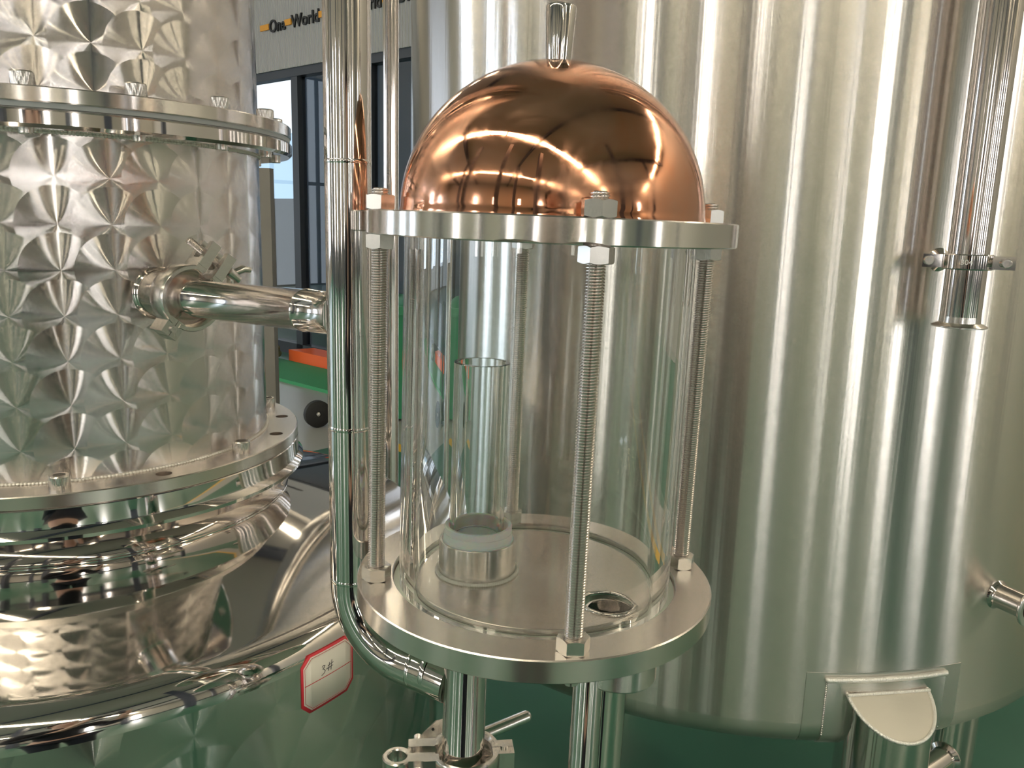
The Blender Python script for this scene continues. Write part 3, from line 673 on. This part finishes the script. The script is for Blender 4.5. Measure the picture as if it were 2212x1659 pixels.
# sign lettering
sg = bpy.data.objects.new('wall_sign', None); C.objects.link(sg); sg.location = (0, 0, E); sg.rotation_euler.z = HALL; tag(sg, 'black slogan lettering with yellow dashes on the ribbed fascia', 'sign')
blk = plain('sign_black', (.015, .015, .017), .4); ylw = plain('sign_yellow', (.80, .36, .03), .5)
RX = Matrix.Rotation(PI / 2, 4, 'X')
def word(s, a, a_end, z):
    me = text_mesh(s, .165, .008, .0022); xs = [v.co.x for v in me.vertices]; k = (a_end - a) / (max(xs) - min(xs)); x0 = min(xs)
    for v in me.vertices: v.co.x = (v.co.x - x0) * k
    me.transform(RX); o = bpy.data.objects.new('lettering', me); me.materials.append(blk); C.objects.link(o); o.parent = sg; o.location = (a, OB - .009, z); return o
word('One', -7.745, -7.465, 1.803); word('World', -7.365, -6.905, 1.803)
word('One', -6.78, -6.50, 1.803); word('World', -6.40, -5.99, 1.803); word('Dream', -5.775, -5.30, 1.803)
for a0, a1 in ((-7.915, -7.755), (-7.475, -7.365), (-6.925, -6.80), (-6.50, -6.41), (-5.97, -5.80)):
    o = hobj('dash', MB().box(((a0 + a1) / 2, OB - .008, 1.862), (a1 - a0, .016, .055)), ylw, None, sg)
# lintel-level dark things outside the glass: orange plinth, sack, cart wheel, bin
og = bpy.data.objects.new('orange_bumper', None); C.objects.link(og); og.location = (0, 0, 0); og.rotation_euler.z = HALL; tag(og, 'low orange steel bumper box below the dark office glass', 'box')
hobj('housing', MB().prism([(-7.10, 0), (-5.6, 0), (-5.6, .25), (-7.02, .25)], .135, None, (0, 4.60, -1.45)), plain('orange_paint', (.80, .13, .03), .45), None, og).location = (0, 0, E)
tag(hobj('floor_mat', MB().box((-7.2, 4.29, -1.435), (4.2, .58, .03)), plain('green_mat', (.035, .27, .11), .7, 0, (60, .5, .004)), None), 'bright green mat on the floor before the orange bumper box', 'floor mat')
mb = MB()
for i in range(26):
    mb.ball((-7.17 + rnd.uniform(-.12, .10), 4.42 + rnd.uniform(-.05, .05), -1.365 + rnd.uniform(0, .09)), rnd.uniform(.04, .075), 12, 8, (1.3, 1, .8))
tag(hobj('cloth_bundle', mb, plain('olive_cloth', (.12, .13, .07), .9, 0, (40, .8, .01)), None, None, 180), 'olive cloth bundle lying in front of the orange bumper box', 'bundle')

def hthing(name, label, cat, a, b_, z=-1.45):
    x, y = .7474 * a + .6644 * b_, -.6644 * a + .7474 * b_
    return thing(name, label, cat, x, y, z)
bg = plain('bin_green', (.02, .20, .09), .45); blackr = plain('black_rubber', (.012, .012, .012), .6)
bn = hthing('wheelie_bin', 'green plastic wheeled rubbish bin seen behind the glass vessel', 'rubbish bin', -4.66, 3.92)
def frustum(mb, b0, b1, z0, z1, c=(0, 0)):
    vs = []
    for (w, d), z in ((b0, z0), (b1, z1)):
        vs += [(c[0] - w, c[1] - d, z), (c[0] + w, c[1] - d, z), (c[0] + w, c[1] + d, z), (c[0] - w, c[1] + d, z)]
    return mb.add(vs, [(3, 2, 1, 0), (4, 5, 6, 7), (0, 1, 5, 4), (1, 2, 6, 5), (2, 3, 7, 6), (3, 0, 4, 7)])
obj('body', frustum(MB(), (.15, .20), (.19, .27), -1.43, -.66), bg, bn)
obj('rim', frustum(MB(), (.205, .29), (.205, .29), -.66, -.60), bg, bn)
obj('lid', MB().lathe([(.0, .06), (.10, .055), (.2, .035), (.26, 0), (0, 0)], 32, (0, 0, -.60), Matrix.Diagonal(Vector((.82, 1.12, 1)))), bg, bn)
obj('hanging_flap', MB().ball((-.19, -.04, -.86), .14, 20, 14, (.6, .8, 1.35)), bg, bn)
obj('red_label', MB().box((-.272, -.03, -.80), (.02, .07, .16)), plain('red_label', (.75, .12, .07), .5), bn)
for s2 in (-1, 1):
    obj('wheel', MB().lathe([(.03, -.025), (.085, -.025), (.1, -.015), (.1, .015), (.085, .025), (.03, .025)], 32, (-.20, s2 * .17, -1.35), Matrix.Rotation(PI / 2, 3, 'X'), True), blackr, bn)
ct_ = hthing('hand_cart', 'hand cart with black wheels half hidden behind the riser', 'cart', -4.69, 3.40)
for s2 in (-1, 1):
    wh = obj('wheel', MB().lathe([(.02, -.03), (.075, -.03), (.095, -.02), (.095, .02), (.075, .03), (.02, .03)], 36, (s2 * .11, s2 * .05, -1.355), Matrix.Rotation(.6, 3, 'Z') @ Matrix.Rotation(PI / 2, 3, 'X'), True), blackr, ct_)
    obj('hub', MB().ball((s2 * .11, s2 * .05, -1.355), .03), M['cast'], wh, loc=(0, 0, 0))
obj('frame', MB().tube([(.02, .06, -1.36), (.02, .05, -.55)], .016, 12).tube([(.10, .0, -1.36), (.10, .0, -.55)], .016, 12).box((.06, .03, -1.42), (.1, .1, .02)), M['beam'], ct_)

# ------------------------------------------------------------------ the person taking the picture (seen only mirrored in the steel)
def skin(name, pts, edges, mt, parent=None, lv=2, ze=None):
    me = bpy.data.meshes.new(name); me.from_pydata([p[:3] for p in pts], edges, []); o = bpy.data.objects.new(name, me); C.objects.link(o)
    md = o.modifiers.new('s', 'SKIN'); md.use_smooth_shade = True
    for v, p in zip(me.skin_vertices[0].data, pts): v.radius = (p[3], p[4] if len(p) > 4 else p[3])
    me.skin_vertices[0].data[0].use_root = True
    sb = o.modifiers.new('u', 'SUBSURF'); sb.levels = lv; sb.render_levels = lv
    dg = bpy.context.evaluated_depsgraph_get(); dg.update(); r = bpy.data.meshes.new_from_object(o.evaluated_get(dg)); bpy.data.objects.remove(o)
    r.name = name; r.materials.clear(); r.materials.append(mt); o = bpy.data.objects.new(name, r); C.objects.link(o)
    if parent: o.parent = parent
    return o
PYB = -.40
per = bpy.data.objects.new('person', None); C.objects.link(per); per.location = (0, PYB, 0)
tag(per, 'person in dark top and trousers holding up a phone, mirrored in the kettle', 'person')
fl = plain('skin_tone', (.62, .40, .30), .5); clo = plain('black_cloth', (.012, .013, .017), .85); trs = plain('dark_trousers', (.014, .017, .026), .85); hr = plain('dark_hair', (.015, .012, .010), .6)
P_ = []; Ed = []
def chain(pts, root=None):
    prev = root
    for p in pts:
        P_.append(p); k = len(P_) - 1
        if prev is not None: Ed.append((prev, k))
        prev = k
    return prev
pel = chain([(0, 0, .93, .13, .10)]); ch_ = chain([(0, 0, 1.10, .115, .085), (0, .0, 1.25, .135, .095), (0, -.005, 1.36, .11, .08)], pel)
nk = chain([(0, .015, 1.45, .050), (0, .03, 1.52, .052)], ch_); chain([(0, .045, 1.575, .074, .082), (0, .04, 1.65, .072, .085), (0, .035, 1.69, .045, .06)], nk)
for sg_ in (-1, 1):
    h_ = chain([(sg_ * .095, 0, .86, .085), (sg_ * .10, .02, .50, .058), (sg_ * .105, -.01, .30, .052), (sg_ * .105, -.02, .09, .038)], pel); chain([(sg_ * .11, .06, .045, .040, .028), (sg_ * .115, .14, .03, .034, .02)], h_)
    px_ = -.020 if sg_ < 0 else .130
    w_ = chain([(sg_ * .17, 0, 1.38, .055), (sg_ * .25, .06, 1.13, .042), (px_ + sg_ * .055, .27, 1.27, .031), (px_ + sg_ * .022, .355, 1.385, .024, .020)], ch_)
    pm = chain([(px_ + sg_ * .016, .366, 1.405, .024, .014), (px_ + sg_ * .012, .371, 1.430, .026, .013)], w_)
    for q, (dz, ln) in enumerate(((.012, .9), (.026, 1.05), (.040, 1.0), (.054, .8))):
        chain([(px_ + sg_ * .018, .378, 1.418 + dz, .0085), (px_ + sg_ * .014, .400, 1.420 + dz, .0080), (px_ + sg_ * .014 - sg_ * .012 * ln, .409, 1.421 + dz, .0068)], pm)
    chain([(px_ + sg_ * .004, .362, 1.425, .0095), (px_ - sg_ * .012, .367, 1.445, .0085), (px_ - sg_ * .024, .370, 1.458, .007)], pm)
body = skin('body', P_, Ed, fl, per)
def sub(keep): return keep
skin('top', [(0, 0, .90, .148, .118), (0, 0, 1.10, .135, .105), (0, 0, 1.25, .150, .112), (0, -.005, 1.37, .120, .092), (0, .01, 1.43, .066, .062)] + [q for sg_ in (-1, 1) for q in ((sg_ * .175, 0, 1.385, .070), (sg_ * .25, .06, 1.13, .056), ((-.020 if sg_ < 0 else .130) + sg_ * .058, .255, 1.25, .044))],
     [(0, 1), (1, 2), (2, 3), (3, 4), (3, 5), (5, 6), (6, 7), (3, 8), (8, 9), (9, 10)], clo, per)
skin('trousers', [(0, 0, .93, .150, .118), (.095, 0, .84, .102), (.10, .02, .50, .078), (.105, -.015, .10, .062), (-.095, 0, .84, .102), (-.10, .02, .50, .078), (-.105, -.015, .10, .062)], [(0, 1), (1, 2), (2, 3), (0, 4), (4, 5), (5, 6)], trs, per)
for sg_ in (-1, 1):
    skin('shoe', [(sg_ * .105, -.04, .05, .048, .045), (sg_ * .11, .06, .045, .050, .040), (sg_ * .115, .15, .035, .042, .030)], [(0, 1), (1, 2)], blackr, per)
hm = MB().lathe([(.0, 1.755), (.045, 1.748), (.078, 1.72), (.094, 1.68), (.094, 1.63), (.085, 1.59), (.07, 1.57)], 32, (0, .018, 0), Matrix.Diagonal(Vector((.95, 1.08, 1))), False, math.radians(165), math.radians(375))
hm.lathe([(0, 1.756), (.045, 1.749), (.078, 1.722), (.094, 1.69)], 32, (0, .018, 0), Matrix.Diagonal(Vector((.95, 1.08, 1))))
obj('hair', hm, hr, per, (0, 0, 0), 60)
obj('nose', MB().tube([(0, .118, 1.64), (0, .140, 1.605), (0, .125, 1.600)], [.007, .011, .008], 12), fl, per, (0, 0, 0), 80)
for sg_ in (-1, 1):
    obj('ear', MB().ball((sg_ * .074, .035, 1.61), .022, 12, 8, (.35, .6, 1.2)), fl, per, (0, 0, 0), 80)
    obj('eye', MB().ball((sg_ * .030, .116, 1.638), .0085, 12, 8, (1.3, .6, .8)), blackr, per, (0, 0, 0))
obj('mouth', MB().ball((0, .122, 1.562), .014, 14, 8, (1.4, .5, .4)), plain('lip_tone', (.50, .22, .19), .5), per, (0, 0, 0))
tag(obj('smartphone', MB().box((.055, -.0165, E - .018), (.148, .0075, .072)), plain('phone_black', (.02, .02, .022), .2)), 'black phone held up in both hands by the person', 'phone')

# ------------------------------------------------------------------ world, camera
w = bpy.data.worlds.new('World'); bpy.context.scene.world = w; w.use_nodes = True
bg_ = w.node_tree.nodes['Background']; bg_.inputs[0].default_value = (.93, .97, 1, 1); bg_.inputs[1].default_value = 1.6
cam = bpy.data.cameras.new('Camera'); co = bpy.data.objects.new('Camera', cam); C.objects.link(co)
cam.sensor_width = 36; cam.lens = 1776.6 / 2212 * 36; cam.clip_start = .01; cam.clip_end = 200
th, ro = .19421, .02845
Xr, Up, Fw = Vector((1, 0, 0)), Vector((0, math.sin(th), math.cos(th))), Vector((0, math.cos(th), -math.sin(th)))
cxv = Xr * math.cos(ro) + Up * math.sin(ro); cyv = Up * math.cos(ro) - Xr * math.sin(ro)
R3 = Matrix((cxv, cyv, -Fw)).transposed()
co.matrix_world = Matrix.Translation((0, 0, E)) @ R3.to_4x4()
sc = bpy.context.scene; sc.camera = co
sc.view_settings.view_transform = 'Standard'; sc.view_settings.look = 'None'; sc.view_settings.gamma = 1; sc.view_settings.exposure = 0.08; sc.view_settings.use_curve_mapping = False
cy = sc.cycles
cy.use_denoising = True; cy.max_bounces = 16; cy.glossy_bounces = 10; cy.transmission_bounces = 14; cy.diffuse_bounces = 4; cy.transparent_max_bounces = 16
cy.sample_clamp_indirect = 6; cy.blur_glossy = .3; cy.caustics_reflective = True; cy.caustics_refractive = True
